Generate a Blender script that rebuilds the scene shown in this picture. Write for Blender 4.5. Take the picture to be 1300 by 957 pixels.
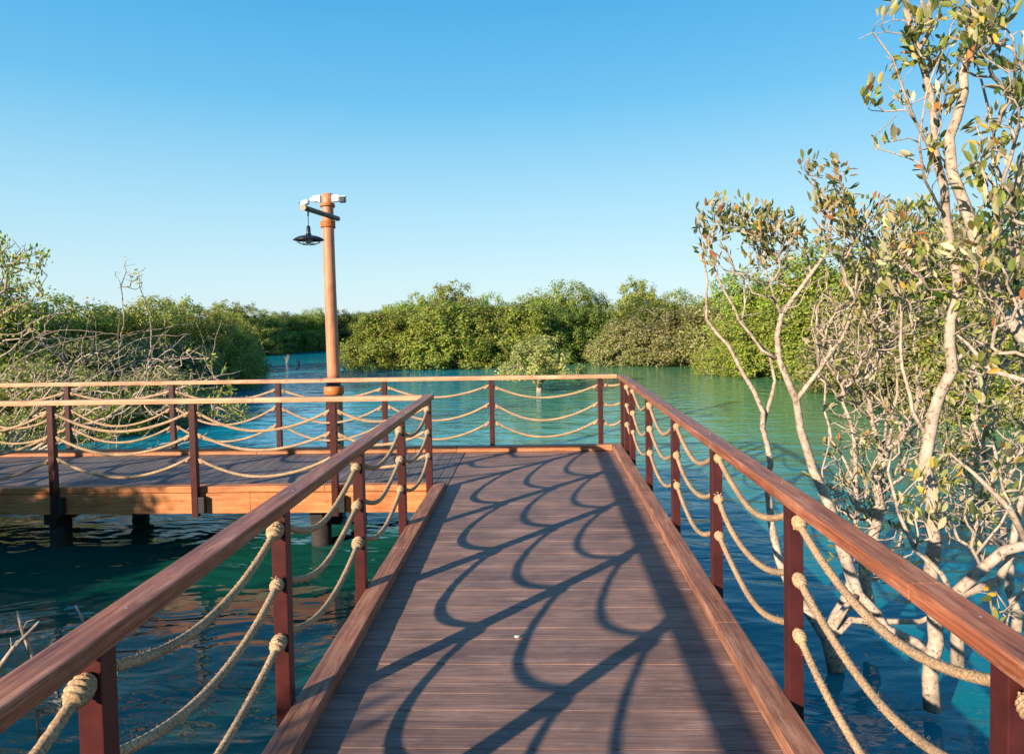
import bpy, bmesh, math, random
import numpy as np
from mathutils import Vector, Matrix, Euler

random.seed(7)
rng = np.random.default_rng(11)
scene = bpy.context.scene
C = bpy.context.scene.collection
for o in list(bpy.data.objects):
    bpy.data.objects.remove(o)

# ------------------------------------------------------------------ camera
FPX, YAW, PITCH, ROLL, EYE = 867.0, 0.0396, -0.0341, -0.0183, 1.8
CX, CY = 650.0, 434.0
def cam_axes():
    cy, sy = math.cos(YAW), math.sin(YAW); cp, sp = math.cos(PITCH), math.sin(PITCH); cr, sr = math.cos(ROLL), math.sin(ROLL)
    X = np.array([cy, sy, 0]); Y = np.array([-sy, cy, 0]); Zw = np.array([0, 0, 1.0])
    F = cp * Y + sp * Zw; U = -sp * Y + cp * Zw
    return cr * X + sr * U, cr * U - sr * X, F
R_, U_, F_ = cam_axes()
cam = bpy.data.cameras.new("camera"); camo = bpy.data.objects.new("camera", cam); C.objects.link(camo)
cam.sensor_width = 36; cam.sensor_fit = 'HORIZONTAL'; cam.lens = 36 * FPX / 1300
cam.shift_y = (CY - 478.5) / 1300; cam.clip_start = 0.05; cam.clip_end = 6000
camo.matrix_world = Matrix(((R_[0], U_[0], -F_[0], 0), (R_[1], U_[1], -F_[1], 0), (R_[2], U_[2], -F_[2], EYE), (0, 0, 0, 1)))
scene.camera = camo

# ------------------------------------------------------------------ world, sun, exposure
SUN_EL = math.radians(18.0)
SD = np.array([-0.646, -0.763]); SD = SD / np.linalg.norm(SD)         # towards the sun, horizontal
world = bpy.data.worlds.new("World"); scene.world = world; world.use_nodes = True
wn, wl = world.node_tree.nodes, world.node_tree.links
bg = wn["Background"]
sky = wn.new("ShaderNodeTexSky"); sky.sky_type = 'NISHITA'; sky.sun_disc = False
sky.sun_elevation = SUN_EL; sky.sun_rotation = math.atan2(SD[0], SD[1]); sky.altitude = 0
sky.air_density = 1.0; sky.dust_density = 0.25; sky.ozone_density = 2.5
EXPO = 1.12
# clear desert sky: physical sky blended with the measured elevation gradient of a clean blue sky
tcw = wn.new("ShaderNodeTexCoord"); sxw = wn.new("ShaderNodeSeparateXYZ"); wl.new(tcw.outputs["Generated"], sxw.inputs[0])
rw = wn.new("ShaderNodeValToRGB"); el = rw.color_ramp.elements
stops = [(0.0, (0.68, 0.86, 0.93)), (0.06, (0.60, 0.84, 0.93)), (0.16, (0.42, 0.75, 0.93)), (0.30, (0.15, 0.55, 0.88)), (0.45, (0.05, 0.39, 0.79)), (0.7, (0.04, 0.27, 0.66)), (1.0, (0.03, 0.18, 0.5))]
while len(el) < len(stops): el.new(0.5)
for i_, (p_, c_) in enumerate(stops): el[i_].position = p_; el[i_].color = (*c_, 1)
wl.new(sxw.outputs[2], rw.inputs[0])
gs = wn.new("ShaderNodeVectorMath"); gs.operation = 'SCALE'; gs.inputs[3].default_value = 1 / 0.12 / 2 ** EXPO; wl.new(rw.outputs[0], gs.inputs[0])
mw = wn.new("ShaderNodeMix"); mw.data_type = 'RGBA'; mw.inputs[0].default_value = 0.92
wl.new(sky.outputs[0], mw.inputs[6]); wl.new(gs.outputs[0], mw.inputs[7]); wl.new(mw.outputs[2], bg.inputs[0]); bg.inputs[1].default_value = 0.12
sl = bpy.data.lights.new("sun", 'SUN'); sl.energy = 4.8; sl.angle = math.radians(0.6); sl.color = (1.0, 0.87, 0.70)
so = bpy.data.objects.new("sun", sl); C.objects.link(so)
tow = Vector((SD[0] * math.cos(SUN_EL), SD[1] * math.cos(SUN_EL), math.sin(SUN_EL)))
so.rotation_euler = tow.to_track_quat('Z', 'Y').to_euler(); so.location = (-20, -20, 20)
scene.view_settings.view_transform = 'Standard'; scene.view_settings.look = 'None'
scene.view_settings.exposure = EXPO; scene.view_settings.gamma = 1.0
scene.render.engine = 'CYCLES'
scene.cycles.use_denoising = True; scene.cycles.max_bounces = 6; scene.cycles.transparent_max_bounces = 6
scene.cycles.caustics_reflective = False; scene.cycles.caustics_refractive = False

# ------------------------------------------------------------------ helpers
def ray(px, py):
    return R_ * (px - CX) / FPX - U_ * (py - CY) / FPX + F_
def at(px, py, Y):
    d = ray(px, py); return np.array([0, 0, EYE]) + d * (Y / d[1])
WATER = -0.66
def shore(px, Y):
    p = at(px, 400, Y); return np.array([p[0], Y, WATER])

def tag(o, label=None, cat=None, group=None, kind=None):
    if label: o['label'] = label
    if cat: o['category'] = cat
    if group: o['group'] = group
    if kind: o['kind'] = kind
    return o
def empty(name, loc, label, cat, group=None):
    o = bpy.data.objects.new(name, None); C.objects.link(o); o.location = loc; o.empty_display_size = 0.2
    return tag(o, label, cat, group)
def wloc(o):
    v = Vector((0, 0, 0))
    while o is not None: v += o.location; o = o.parent
    return np.array(v)

class MB:
    def __init__(self): self.v = []; self.f = []; self.n = 0; self.col = []; self.smooth = False
    def add(self, verts, faces):
        verts = np.asarray(verts, float).reshape(-1, 3); self.v.append(verts)
        for f in faces: self.f.append(tuple(int(i) + self.n for i in f))
        self.n += len(verts)
    def box(self, lo, hi, bev=0.0):
        lo = np.array(lo, float); hi = np.array(hi, float); b = bev
        if b <= 0:
            v = [(x, y, z) for x in (lo[0], hi[0]) for y in (lo[1], hi[1]) for z in (lo[2], hi[2])]
            self.add(v, [(0, 1, 3, 2), (4, 6, 7, 5), (0, 4, 5, 1), (2, 3, 7, 6), (0, 2, 6, 4), (1, 5, 7, 3)]); return
        bm = bmesh.new(); bmesh.ops.create_cube(bm, size=1)
        for q in bm.verts: q.co = Vector((lo + hi) / 2) + Vector(q.co[i] * (hi - lo)[i] for i in range(3))
        bmesh.ops.bevel(bm, geom=list(bm.edges), offset=b, segments=2, affect='EDGES', profile=0.6)
        bm.verts.index_update(); self.add([q.co[:] for q in bm.verts], [[q.index for q in f.verts] for f in bm.faces]); bm.free()
    def tube(self, pts, rad, sides=8, caps=True, prof=None):
        pts = np.asarray(pts, float); n = len(pts)
        rad = np.full(n, rad) if np.isscalar(rad) else np.asarray(rad, float)
        T = np.gradient(pts, axis=0); T /= np.linalg.norm(T, axis=1)[:, None] + 1e-12
        a = np.array([0, 0, 1.0]) if abs(T[0][2]) < 0.9 else np.array([1.0, 0, 0])
        N = np.cross(T[0], a); N /= np.linalg.norm(N)
        th = np.arange(sides) / sides * 2 * np.pi; c, s = np.cos(th)[:, None], np.sin(th)[:, None]
        V = np.empty((n, sides, 3))
        for i in range(n):
            N = N - T[i] * N.dot(T[i]); N /= np.linalg.norm(N) + 1e-12
            B = np.cross(T[i], N)
            r = rad[i] if prof is None else (rad[i] * prof(i, th))[:, None]
            V[i] = pts[i] + (c * N + s * B) * r
        base = self.n; self.v.append(V.reshape(-1, 3)); self.n += n * sides
        for i in range(n - 1):
            o = base + i * sides
            for k in range(sides):
                k2 = (k + 1) % sides
                self.f.append((o + k, o + k2, o + sides + k2, o + sides + k))
        if caps:
            self.f.append(tuple(base + k for k in range(sides))[::-1]); self.f.append(tuple(base + (n - 1) * sides + k for k in range(sides)))
    def build(self, name, m, parent=None, smooth=None):
        me = bpy.data.meshes.new(name); V = np.concatenate(self.v)
        if parent is not None: V = V - wloc(parent)
        me.from_pydata(V.tolist(), [], self.f); me.update()
        if smooth or (smooth is None and self.smooth): me.polygons.foreach_set('use_smooth', [True] * len(me.polygons))
        me.materials.append(m)
        o = bpy.data.objects.new(name, me); C.objects.link(o)
        if parent is not None: o.parent = parent
        return o

# ------------------------------------------------------------------ materials
def newmat(name):
    m = bpy.data.materials.new(name); m.use_nodes = True; nt = m.node_tree
    return m, nt.nodes, nt.links, nt.nodes["Principled BSDF"]
def ramp(n, stops):
    r = n.new("ShaderNodeValToRGB"); e = r.color_ramp.elements
    while len(e) < len(stops): e.new(0.5)
    for i, (p, c) in enumerate(stops): e[i].position = p; e[i].color = (*c, 1)
    return r
def wood(name, c1, c2, c3, axis='Y', rough=0.5, scale=1.0, bump=0.25, plank=None, grooves=None):
    """grain runs along axis; plank=(coordinate index, pitch) tints each board"""
    m, n, l, b = newmat(name)
    tc = n.new("ShaderNodeTexCoord"); mp = n.new("ShaderNodeMapping")
    s = [60 * scale] * 3; s['XYZ'.index(axis)] = 2.2 * scale
    mp.inputs["Scale"].default_value = s; l.new(tc.outputs["Object"], mp.inputs[0])
    no = n.new("ShaderNodeTexNoise"); no.inputs["Scale"].default_value = 1; no.inputs["Detail"].default_value = 5; no.inputs["Roughness"].default_value = 0.62
    no.inputs["Distortion"].default_value = 0.6; l.new(mp.outputs[0], no.inputs[0])
    n2 = n.new("ShaderNodeTexNoise"); n2.inputs["Scale"].default_value = 2.6; n2.inputs["Detail"].default_value = 6; n2.inputs["Roughness"].default_value = 0.65
    l.new(tc.outputs["Object"], n2.inputs[0])
    r = ramp(n, [(0.28, c1), (0.5, c2), (0.74, c3)]); l.new(no.outputs[0], r.inputs[0])
    wear = ramp(n, [(0.3, (0.62, 0.6, 0.6)), (0.7, (1.25, 1.2, 1.18))]); l.new(n2.outputs[0], wear.inputs[0])
    mul = n.new("ShaderNodeMix"); mul.data_type = 'RGBA'; mul.blend_type = 'MULTIPLY'; mul.inputs[0].default_value = 1
    l.new(r.outputs[0], mul.inputs[6]); l.new(wear.outputs[0], mul.inputs[7]); out = mul.outputs[2]
    if plank:
        sx = n.new("ShaderNodeSeparateXYZ"); l.new(tc.outputs["Object"], sx.inputs[0])
        d = n.new("ShaderNodeMath"); d.operation = 'DIVIDE'; d.inputs[1].default_value = plank[1]; l.new(sx.outputs[plank[0]], d.inputs[0])
        fl = n.new("ShaderNodeMath"); fl.operation = 'FLOOR'; l.new(d.outputs[0], fl.inputs[0])
        wnz = n.new("ShaderNodeTexWhiteNoise"); wnz.noise_dimensions = '1D'; l.new(fl.outputs[0], wnz.inputs["W"])
        rr = ramp(n, [(0, (0.84, 0.84, 0.86)), (0.5, (1.0, 1.0, 1.0)), (1, (1.16, 1.13, 1.1))]); l.new(wnz.outputs[0], rr.inputs[0])
        m2 = n.new("ShaderNodeMix"); m2.data_type = 'RGBA'; m2.blend_type = 'MULTIPLY'; m2.inputs[0].default_value = 1
        l.new(out, m2.inputs[6]); l.new(rr.outputs[0], m2.inputs[7]); out = m2.outputs[2]
    # scuffs, dust and water stains with edges of their own
    mp3 = n.new("ShaderNodeMapping"); s3 = [9 * scale] * 3; s3['XYZ'.index(axis)] = 1.6 * scale; mp3.inputs["Scale"].default_value = s3; l.new(tc.outputs["Object"], mp3.inputs[0])
    n3 = n.new("ShaderNodeTexNoise"); n3.inputs["Scale"].default_value = 1.3; n3.inputs["Detail"].default_value = 9; n3.inputs["Roughness"].default_value = 0.75; l.new(mp3.outputs[0], n3.inputs[0])
    sc = ramp(n, [(0.545, (0, 0, 0)), (0.64, (1, 1, 1))]); l.new(n3.outputs[0], sc.inputs[0])
    fm = n.new("ShaderNodeMath"); fm.operation = 'MULTIPLY'; fm.inputs[1].default_value = 0.42; l.new(sc.outputs[0], fm.inputs[0])
    m3 = n.new("ShaderNodeMix"); m3.data_type = 'RGBA'; l.new(fm.outputs[0], m3.inputs[0]); l.new(out, m3.inputs[6]); m3.inputs[7].default_value = (*(min(0.6, c * 1.15 + 0.03) for c in c3), 1); out = m3.outputs[2]
    st = ramp(n, [(0.34, (0.5, 0.46, 0.45)), (0.42, (1, 1, 1))]); l.new(n3.outputs[0], st.inputs[0])
    m4 = n.new("ShaderNodeMix"); m4.data_type = 'RGBA'; m4.blend_type = 'MULTIPLY'; m4.inputs[0].default_value = 0.8; l.new(out, m4.inputs[6]); l.new(st.outputs[0], m4.inputs[7]); out = m4.outputs[2]
    l.new(out, b.inputs["Base Color"])
    rg = n.new("ShaderNodeMapRange"); rg.inputs[3].default_value = rough - 0.12; rg.inputs[4].default_value = rough + 0.2; l.new(n2.outputs[0], rg.inputs[0]); l.new(rg.outputs[0], b.inputs["Roughness"])
    bp = n.new("ShaderNodeBump"); bp.inputs["Strength"].default_value = bump; bp.inputs["Distance"].default_value = 0.004
    h = no.outputs[0]
    if grooves:
        sx2 = n.new("ShaderNodeSeparateXYZ"); l.new(tc.outputs["Object"], sx2.inputs[0])
        mm = n.new("ShaderNodeMath"); mm.operation = 'MULTIPLY'; mm.inputs[1].default_value = 2 * math.pi / grooves[1]; l.new(sx2.outputs[grooves[0]], mm.inputs[0])
        sn = n.new("ShaderNodeMath"); sn.operation = 'SINE'; l.new(mm.outputs[0], sn.inputs[0])
        ad = n.new("ShaderNodeMath"); ad.operation = 'MULTIPLY_ADD'; ad.inputs[1].default_value = 0.35; l.new(sn.outputs[0], ad.inputs[0]); l.new(no.outputs[0], ad.inputs[2]); h = ad.outputs[0]
    l.new(h, bp.inputs["Height"]); l.new(bp.outputs[0], b.inputs["Normal"])
    b.inputs["Specular IOR Level"].default_value = 0.35
    return m
def plain(name, c, rough=0.5, metal=0.0, var=0.15, scale=8, bump=0.1):
    m, n, l, b = newmat(name)
    tc = n.new("ShaderNodeTexCoord"); no = n.new("ShaderNodeTexNoise"); no.inputs["Scale"].default_value = scale; no.inputs["Detail"].default_value = 5
    l.new(tc.outputs["Object"], no.inputs[0])
    r = ramp(n, [(0.3, tuple(x * (1 - var) for x in c)), (0.7, tuple(x * (1 + var) for x in c))]); l.new(no.outputs[0], r.inputs[0]); l.new(r.outputs[0], b.inputs["Base Color"])
    b.inputs["Roughness"].default_value = rough; b.inputs["Metallic"].default_value = metal
    bp = n.new("ShaderNodeBump"); bp.inputs["Strength"].default_value = bump; bp.inputs["Distance"].default_value = 0.01; l.new(no.outputs[0], bp.inputs["Height"]); l.new(bp.outputs[0], b.inputs["Normal"])
    return m

M = {}
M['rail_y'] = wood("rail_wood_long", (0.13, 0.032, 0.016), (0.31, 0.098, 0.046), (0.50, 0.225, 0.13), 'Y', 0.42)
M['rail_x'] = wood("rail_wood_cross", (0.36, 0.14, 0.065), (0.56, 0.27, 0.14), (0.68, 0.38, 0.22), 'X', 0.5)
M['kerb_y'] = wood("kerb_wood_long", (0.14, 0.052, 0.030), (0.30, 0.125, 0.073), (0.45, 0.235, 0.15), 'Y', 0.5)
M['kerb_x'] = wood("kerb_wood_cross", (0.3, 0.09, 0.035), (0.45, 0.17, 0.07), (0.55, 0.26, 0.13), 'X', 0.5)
M['fascia_x'] = wood("fascia_pine_cross", (0.36, 0.10, 0.026), (0.52, 0.18, 0.055), (0.64, 0.26, 0.10), 'X', 0.55)
M['fascia_y'] = wood("fascia_pine_long", (0.36, 0.10, 0.026), (0.52, 0.18, 0.055), (0.64, 0.26, 0.10), 'Y', 0.55)
PITCH_B = 0.14
M['deck_main'] = wood("red_brown_decking", (0.14, 0.077, 0.055), (0.225, 0.13, 0.098), (0.32, 0.20, 0.155), 'X', 0.5, plank=(1, PITCH_B), grooves=(1, 0.0235), bump=0.12)
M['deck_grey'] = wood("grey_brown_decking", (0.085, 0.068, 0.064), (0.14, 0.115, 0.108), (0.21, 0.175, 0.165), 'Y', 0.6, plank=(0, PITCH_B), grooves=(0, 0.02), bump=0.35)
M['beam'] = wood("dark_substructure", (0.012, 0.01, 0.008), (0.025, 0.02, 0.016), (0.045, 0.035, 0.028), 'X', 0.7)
M['post'] = plain("maroon_painted_steel", (0.055, 0.011, 0.0095), 0.35, 0.0, 0.22, 14, 0.05)
M['bracket'] = plain("black_bracket", (0.012, 0.011, 0.012), 0.5)
M['pole'] = wood("pole_wood", (0.38, 0.14, 0.065), (0.52, 0.205, 0.105), (0.60, 0.27, 0.15), 'Z', 0.42, bump=0.12)
M['cord_wrap'] = plain("orange_cord_wrap", (0.50, 0.14, 0.03), 0.55, 0, 0.3, 60, 0.3)
M['dark_wood'] = plain("dark_arm_wood", (0.07, 0.035, 0.03), 0.5, 0, 0.4, 20)
M['black'] = plain("black_enamel", (0.012, 0.013, 0.016), 0.35)
M['white'] = plain("white_enamel", (0.78, 0.79, 0.8), 0.35, 0, 0.05)
M['steel'] = plain("bright_screw", (0.6, 0.6, 0.6), 0.3, 0.8)
M['shell'] = plain("bleached_shell", (0.7, 0.62, 0.52), 0.6)
M['glass'] = plain("frosted_glass", (0.5, 0.52, 0.5), 0.2)

def rope_mat():
    m, n, l, b = newmat("natural_rope")
    tc = n.new("ShaderNodeTexCoord"); no = n.new("ShaderNodeTexNoise"); no.inputs["Scale"].default_value = 130; no.inputs["Detail"].default_value = 3; l.new(tc.outputs["Object"], no.inputs[0])
    n2 = n.new("ShaderNodeTexNoise"); n2.inputs["Scale"].default_value = 6; l.new(tc.outputs["Object"], n2.inputs[0])
    r = ramp(n, [(0.3, (0.22, 0.13, 0.07)), (0.5, (0.41, 0.27, 0.155)), (0.7, (0.56, 0.40, 0.25))]); l.new(no.outputs[0], r.inputs[0])
    r2 = ramp(n, [(0.3, (0.75, 0.75, 0.78)), (0.7, (1.1, 1.05, 1.0))]); l.new(n2.outputs[0], r2.inputs[0])
    mul = n.new("ShaderNodeMix"); mul.data_type = 'RGBA'; mul.blend_type = 'MULTIPLY'; mul.inputs[0].default_value = 1
    l.new(r.outputs[0], mul.inputs[6]); l.new(r2.outputs[0], mul.inputs[7]); l.new(mul.outputs[2], b.inputs["Base Color"])
    b.inputs["Roughness"].default_value = 0.9; b.inputs["Specular IOR Level"].default_value = 0.1
    bp = n.new("ShaderNodeBump"); bp.inputs["Strength"].default_value = 0.5; bp.inputs["Distance"].default_value = 0.003; l.new(no.outputs[0], bp.inputs["Height"]); l.new(bp.outputs[0], b.inputs["Normal"])
    return m
M['rope'] = rope_mat()

def leaf_mat(name, trans=0.42, rough=0.5):
    m, n, l, b = newmat(name)
    a = n.new("ShaderNodeAttribute"); a.attribute_name = "tint"
    oi = n.new("ShaderNodeObjectInfo"); hv = n.new("ShaderNodeHueSaturation")
    mr = n.new("ShaderNodeMapRange"); mr.inputs[3].default_value = 0.8; mr.inputs[4].default_value = 1.35; l.new(oi.outputs["Random"], mr.inputs[0]); l.new(mr.outputs[0], hv.inputs["Value"])
    mh = n.new("ShaderNodeMapRange"); mh.inputs[3].default_value = 0.485; mh.inputs[4].default_value = 0.515; l.new(oi.outputs["Random"], mh.inputs[0]); l.new(mh.outputs[0], hv.inputs["Hue"])
    l.new(a.outputs["Color"], hv.inputs["Color"])
    l.new(hv.outputs[0], b.inputs["Base Color"]); b.inputs["Roughness"].default_value = rough; b.inputs["Specular IOR Level"].default_value = 0.3
    tr = n.new("ShaderNodeBsdfTranslucent"); l.new(hv.outputs[0], tr.inputs[0])
    mx = n.new("ShaderNodeMixShader"); mx.inputs[0].default_value = trans
    l.new(b.outputs[0], mx.inputs[1]); l.new(tr.outputs[0], mx.inputs[2]); l.new(mx.outputs[0], n["Material Output"].inputs[0])
    return m
M['leaf'] = leaf_mat("mangrove_leaf")
def bark_mat(name, c1, c2, c3):
    m, n, l, b = newmat(name)
    tc = n.new("ShaderNodeTexCoord"); no = n.new("ShaderNodeTexNoise"); no.inputs["Scale"].default_value = 14; no.inputs["Detail"].default_value = 6; no.inputs["Roughness"].default_value = 0.65
    l.new(tc.outputs["Object"], no.inputs[0])
    r = ramp(n, [(0.3, c1), (0.5, c2), (0.7, c3)]); l.new(no.outputs[0], r.inputs[0])
    n5 = n.new("ShaderNodeTexNoise"); n5.inputs["Scale"].default_value = 45; n5.inputs["Detail"].default_value = 4; l.new(tc.outputs["Object"], n5.inputs[0])
    r5 = ramp(n, [(0.34, (0.42, 0.36, 0.32)), (0.43, (0.95, 0.95, 0.95)), (0.7, (1.1, 1.08, 1.05))]); l.new(n5.outputs[0], r5.inputs[0])
    m5 = n.new("ShaderNodeMix"); m5.data_type = 'RGBA'; m5.blend_type = 'MULTIPLY'; m5.inputs[0].default_value = 1; l.new(r.outputs[0], m5.inputs[6]); l.new(r5.outputs[0], m5.inputs[7]); l.new(m5.outputs[2], b.inputs["Base Color"])
    b.inputs["Roughness"].default_value = 0.85; b.inputs["Specular IOR Level"].default_value = 0.15
    bp = n.new("ShaderNodeBump"); bp.inputs["Strength"].default_value = 0.4; bp.inputs["Distance"].default_value = 0.01; l.new(no.outputs[0], bp.inputs["Height"]); l.new(bp.outputs[0], b.inputs["Normal"])
    return m
M['bark'] = bark_mat("pale_mangrove_bark", (0.25, 0.18, 0.13), (0.38, 0.29, 0.22), (0.49, 0.39, 0.305))
M['bark_far'] = bark_mat("grey_mangrove_bark", (0.18, 0.14, 0.10), (0.34, 0.27, 0.205), (0.48, 0.40, 0.32))

def water_mat():
    m, n, l, b = newmat("lagoon_water")
    tc = n.new("ShaderNodeTexCoord")
    def wave(scale, sc, detail, dist, rot=0.0):
        mp = n.new("ShaderNodeMapping"); mp.inputs["Scale"].default_value = sc; mp.inputs["Rotation"].default_value = (0, 0, rot); l.new(tc.outputs["Object"], mp.inputs[0])
        no = n.new("ShaderNodeTexNoise"); no.inputs["Scale"].default_value = scale; no.inputs["Detail"].default_value = detail; no.inputs["Roughness"].default_value = 0.5
        no.inputs["Distortion"].default_value = dist; l.new(mp.outputs[0], no.inputs[0]); return no.outputs[0]
    a = wave(1.5, (0.75, 1.5, 1), 2.0, 0.6, 0.15); c = wave(5.5, (0.6, 1.3, 1), 2.5, 0.4, -0.1)
    # calmer and livelier patches of wind ripple
    pt = wave(0.16, (0.6, 1.2, 1), 2.0, 0.5); pr = ramp(n, [(0.4, (0.35,) * 3), (0.62, (1.0,) * 3)]); l.new(pt, pr.inputs[0])
    b1 = n.new("ShaderNodeBump"); b1.inputs["Strength"].default_value = 1; b1.inputs["Distance"].default_value = 0.042; l.new(a, b1.inputs["Height"])
    pd = n.new("ShaderNodeMath"); pd.operation = 'MULTIPLY'; pd.inputs[1].default_value = 0.013; l.new(pr.outputs[0], pd.inputs[0])
    b2 = n.new("ShaderNodeBump"); b2.inputs["Strength"].default_value = 1; l.new(pd.outputs[0], b2.inputs["Distance"]); l.new(c, b2.inputs["Height"]); l.new(b1.outputs[0], b2.inputs["Normal"])
    l.new(b2.outputs[0], b.inputs["Normal"])
    # clear deep channel round the boardwalk, turbid shoals further out (turquoise left, green right)
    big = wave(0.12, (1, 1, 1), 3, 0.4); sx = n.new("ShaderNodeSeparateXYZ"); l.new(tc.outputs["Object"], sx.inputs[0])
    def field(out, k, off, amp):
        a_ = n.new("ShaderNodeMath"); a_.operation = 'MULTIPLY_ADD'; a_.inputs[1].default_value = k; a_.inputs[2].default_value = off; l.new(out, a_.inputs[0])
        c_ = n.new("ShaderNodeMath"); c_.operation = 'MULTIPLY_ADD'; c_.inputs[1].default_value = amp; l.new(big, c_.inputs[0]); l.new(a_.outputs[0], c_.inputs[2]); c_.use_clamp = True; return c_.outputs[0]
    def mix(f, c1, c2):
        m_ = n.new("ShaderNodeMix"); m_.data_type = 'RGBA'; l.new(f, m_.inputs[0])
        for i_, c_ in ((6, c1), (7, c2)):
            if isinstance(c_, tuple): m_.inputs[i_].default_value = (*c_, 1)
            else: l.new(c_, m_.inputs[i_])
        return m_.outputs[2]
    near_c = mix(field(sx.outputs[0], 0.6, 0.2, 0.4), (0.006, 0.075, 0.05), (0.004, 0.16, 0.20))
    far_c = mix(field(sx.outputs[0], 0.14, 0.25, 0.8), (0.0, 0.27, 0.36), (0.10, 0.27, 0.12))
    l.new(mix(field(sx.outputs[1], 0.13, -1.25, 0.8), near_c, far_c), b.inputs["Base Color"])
    b.inputs["Roughness"].default_value = 0.04; b.inputs["IOR"].default_value = 1.34
    return m
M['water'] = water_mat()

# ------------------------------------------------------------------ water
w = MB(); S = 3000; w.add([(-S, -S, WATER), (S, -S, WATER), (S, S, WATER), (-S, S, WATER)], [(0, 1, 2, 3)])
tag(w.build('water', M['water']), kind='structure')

# ------------------------------------------------------------------ boardwalks
XL, XR, YF, YN, KW, KH = -1.02, 0.97, 9.175, 7.14, 0.122, 0.075
Y0 = -3.5
ROOT1 = np.array([0, 3.0, 0])
bw = empty('boardwalk', (0, 3, 0), 'red brown plank boardwalk running straight ahead with rope shadows across it', 'boardwalk')
br = empty('boardwalk', (-5, 8.15, 0), 'grey decked side boardwalk with pale orange edge board joining from the left', 'boardwalk')
# decking (planks across the walk)
d = MB(); y = Y0; i = 0
while y < YF - 0.001:
    y2 = min(y + PITCH_B, YF)
    xl = XL - KW if y2 < YN + 0.02 else XL
    jz = random.uniform(-0.0012, 0.0012)
    d.box((xl + 0.004, y + 0.001, -0.03), (XR + KW - 0.004, y2 - 0.0015, jz), 0.0032); y = y2
mdk = d.build('decking', M['deck_main'], bw)
# brass-coloured debris-free joints: longitudinal seam beside the side walk is the real gap left at XL
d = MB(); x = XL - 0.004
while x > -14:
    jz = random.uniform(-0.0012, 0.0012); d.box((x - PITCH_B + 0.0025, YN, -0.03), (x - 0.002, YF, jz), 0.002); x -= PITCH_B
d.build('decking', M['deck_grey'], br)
def boards(lo, hi, axis, cuts, bev=0.005, gap=0.003):
    m = MB(); a = lo[axis]; cs = [c for c in sorted(cuts) if lo[axis] < c < hi[axis]] + [hi[axis]]
    for c in cs:
        l_, h_ = list(lo), list(hi); l_[axis] = a; h_[axis] = c - gap; dz = random.uniform(-0.002, 0.002)
        l_[2] += 0; h_[2] += dz; m.box(l_, h_, bev); a = c
    return m
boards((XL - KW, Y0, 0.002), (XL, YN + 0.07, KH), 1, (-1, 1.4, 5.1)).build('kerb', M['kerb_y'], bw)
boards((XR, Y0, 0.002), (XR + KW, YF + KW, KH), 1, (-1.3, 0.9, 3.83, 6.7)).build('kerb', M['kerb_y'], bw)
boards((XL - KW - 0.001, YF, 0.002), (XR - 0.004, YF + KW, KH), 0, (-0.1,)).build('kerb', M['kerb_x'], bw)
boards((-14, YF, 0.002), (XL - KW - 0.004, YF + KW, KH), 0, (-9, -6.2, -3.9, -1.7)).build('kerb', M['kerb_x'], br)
boards((-14, YN - 0.03, 0.002), (XL - KW - 0.004, YN + KW - 0.03, KH - 0.01), 0, (-10, -7.1, -4.55, -2.3)).build('kerb', M['fascia_x'], br)
FB = -0.22
boards((-14, YN - 0.045, FB), (XL - KW - 0.03, YN - 0.003, -0.004), 0, (-9, -6.3, -3.1), 0.003).build('fascia', M['fascia_x'], br)
boards((-14, YF + KW - 0.03, FB), (XL - KW, YF + KW + 0.012, -0.004), 0, (-9, -6.3, -3.1), 0.003).build('fascia', M['fascia_x'], br)
boards((XL - KW, YF + KW - 0.03, FB), (XR + KW - 0.03, YF + KW + 0.012, -0.004), 0, (), 0.003).build('fascia', M['fascia_x'], bw)
boards((XL - KW - 0.025, Y0, FB), (XL - KW + 0.004, YN - 0.05, -0.004), 1, (0, 3.2), 0.003).build('fascia', M['fascia_y'], bw)
boards((XR + KW - 0.004, Y0, FB), (XR + KW + 0.02, YF + KW, -0.004), 1, (0, 3.2, 6.5), 0.003).build('fascia', M['fascia_y'], bw)
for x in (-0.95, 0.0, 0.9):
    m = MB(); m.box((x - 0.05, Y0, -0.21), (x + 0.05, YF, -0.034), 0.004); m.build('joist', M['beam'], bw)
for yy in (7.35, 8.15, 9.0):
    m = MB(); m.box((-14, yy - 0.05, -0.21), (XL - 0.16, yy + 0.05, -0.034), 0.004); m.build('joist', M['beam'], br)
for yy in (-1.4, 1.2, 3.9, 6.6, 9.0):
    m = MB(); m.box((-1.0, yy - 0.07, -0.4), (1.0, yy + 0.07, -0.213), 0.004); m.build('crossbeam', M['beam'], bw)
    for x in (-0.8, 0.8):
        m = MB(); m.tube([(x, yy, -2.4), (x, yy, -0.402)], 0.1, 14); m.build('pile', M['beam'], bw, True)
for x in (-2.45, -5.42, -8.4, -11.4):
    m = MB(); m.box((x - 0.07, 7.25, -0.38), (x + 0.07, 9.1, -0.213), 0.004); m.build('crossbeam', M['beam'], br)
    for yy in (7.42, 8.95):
        m = MB(); m.tube([(x, yy, -2.4), (x, yy, -0.382)], 0.11, 14); m.build('pile', M['beam'], br, True)

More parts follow.
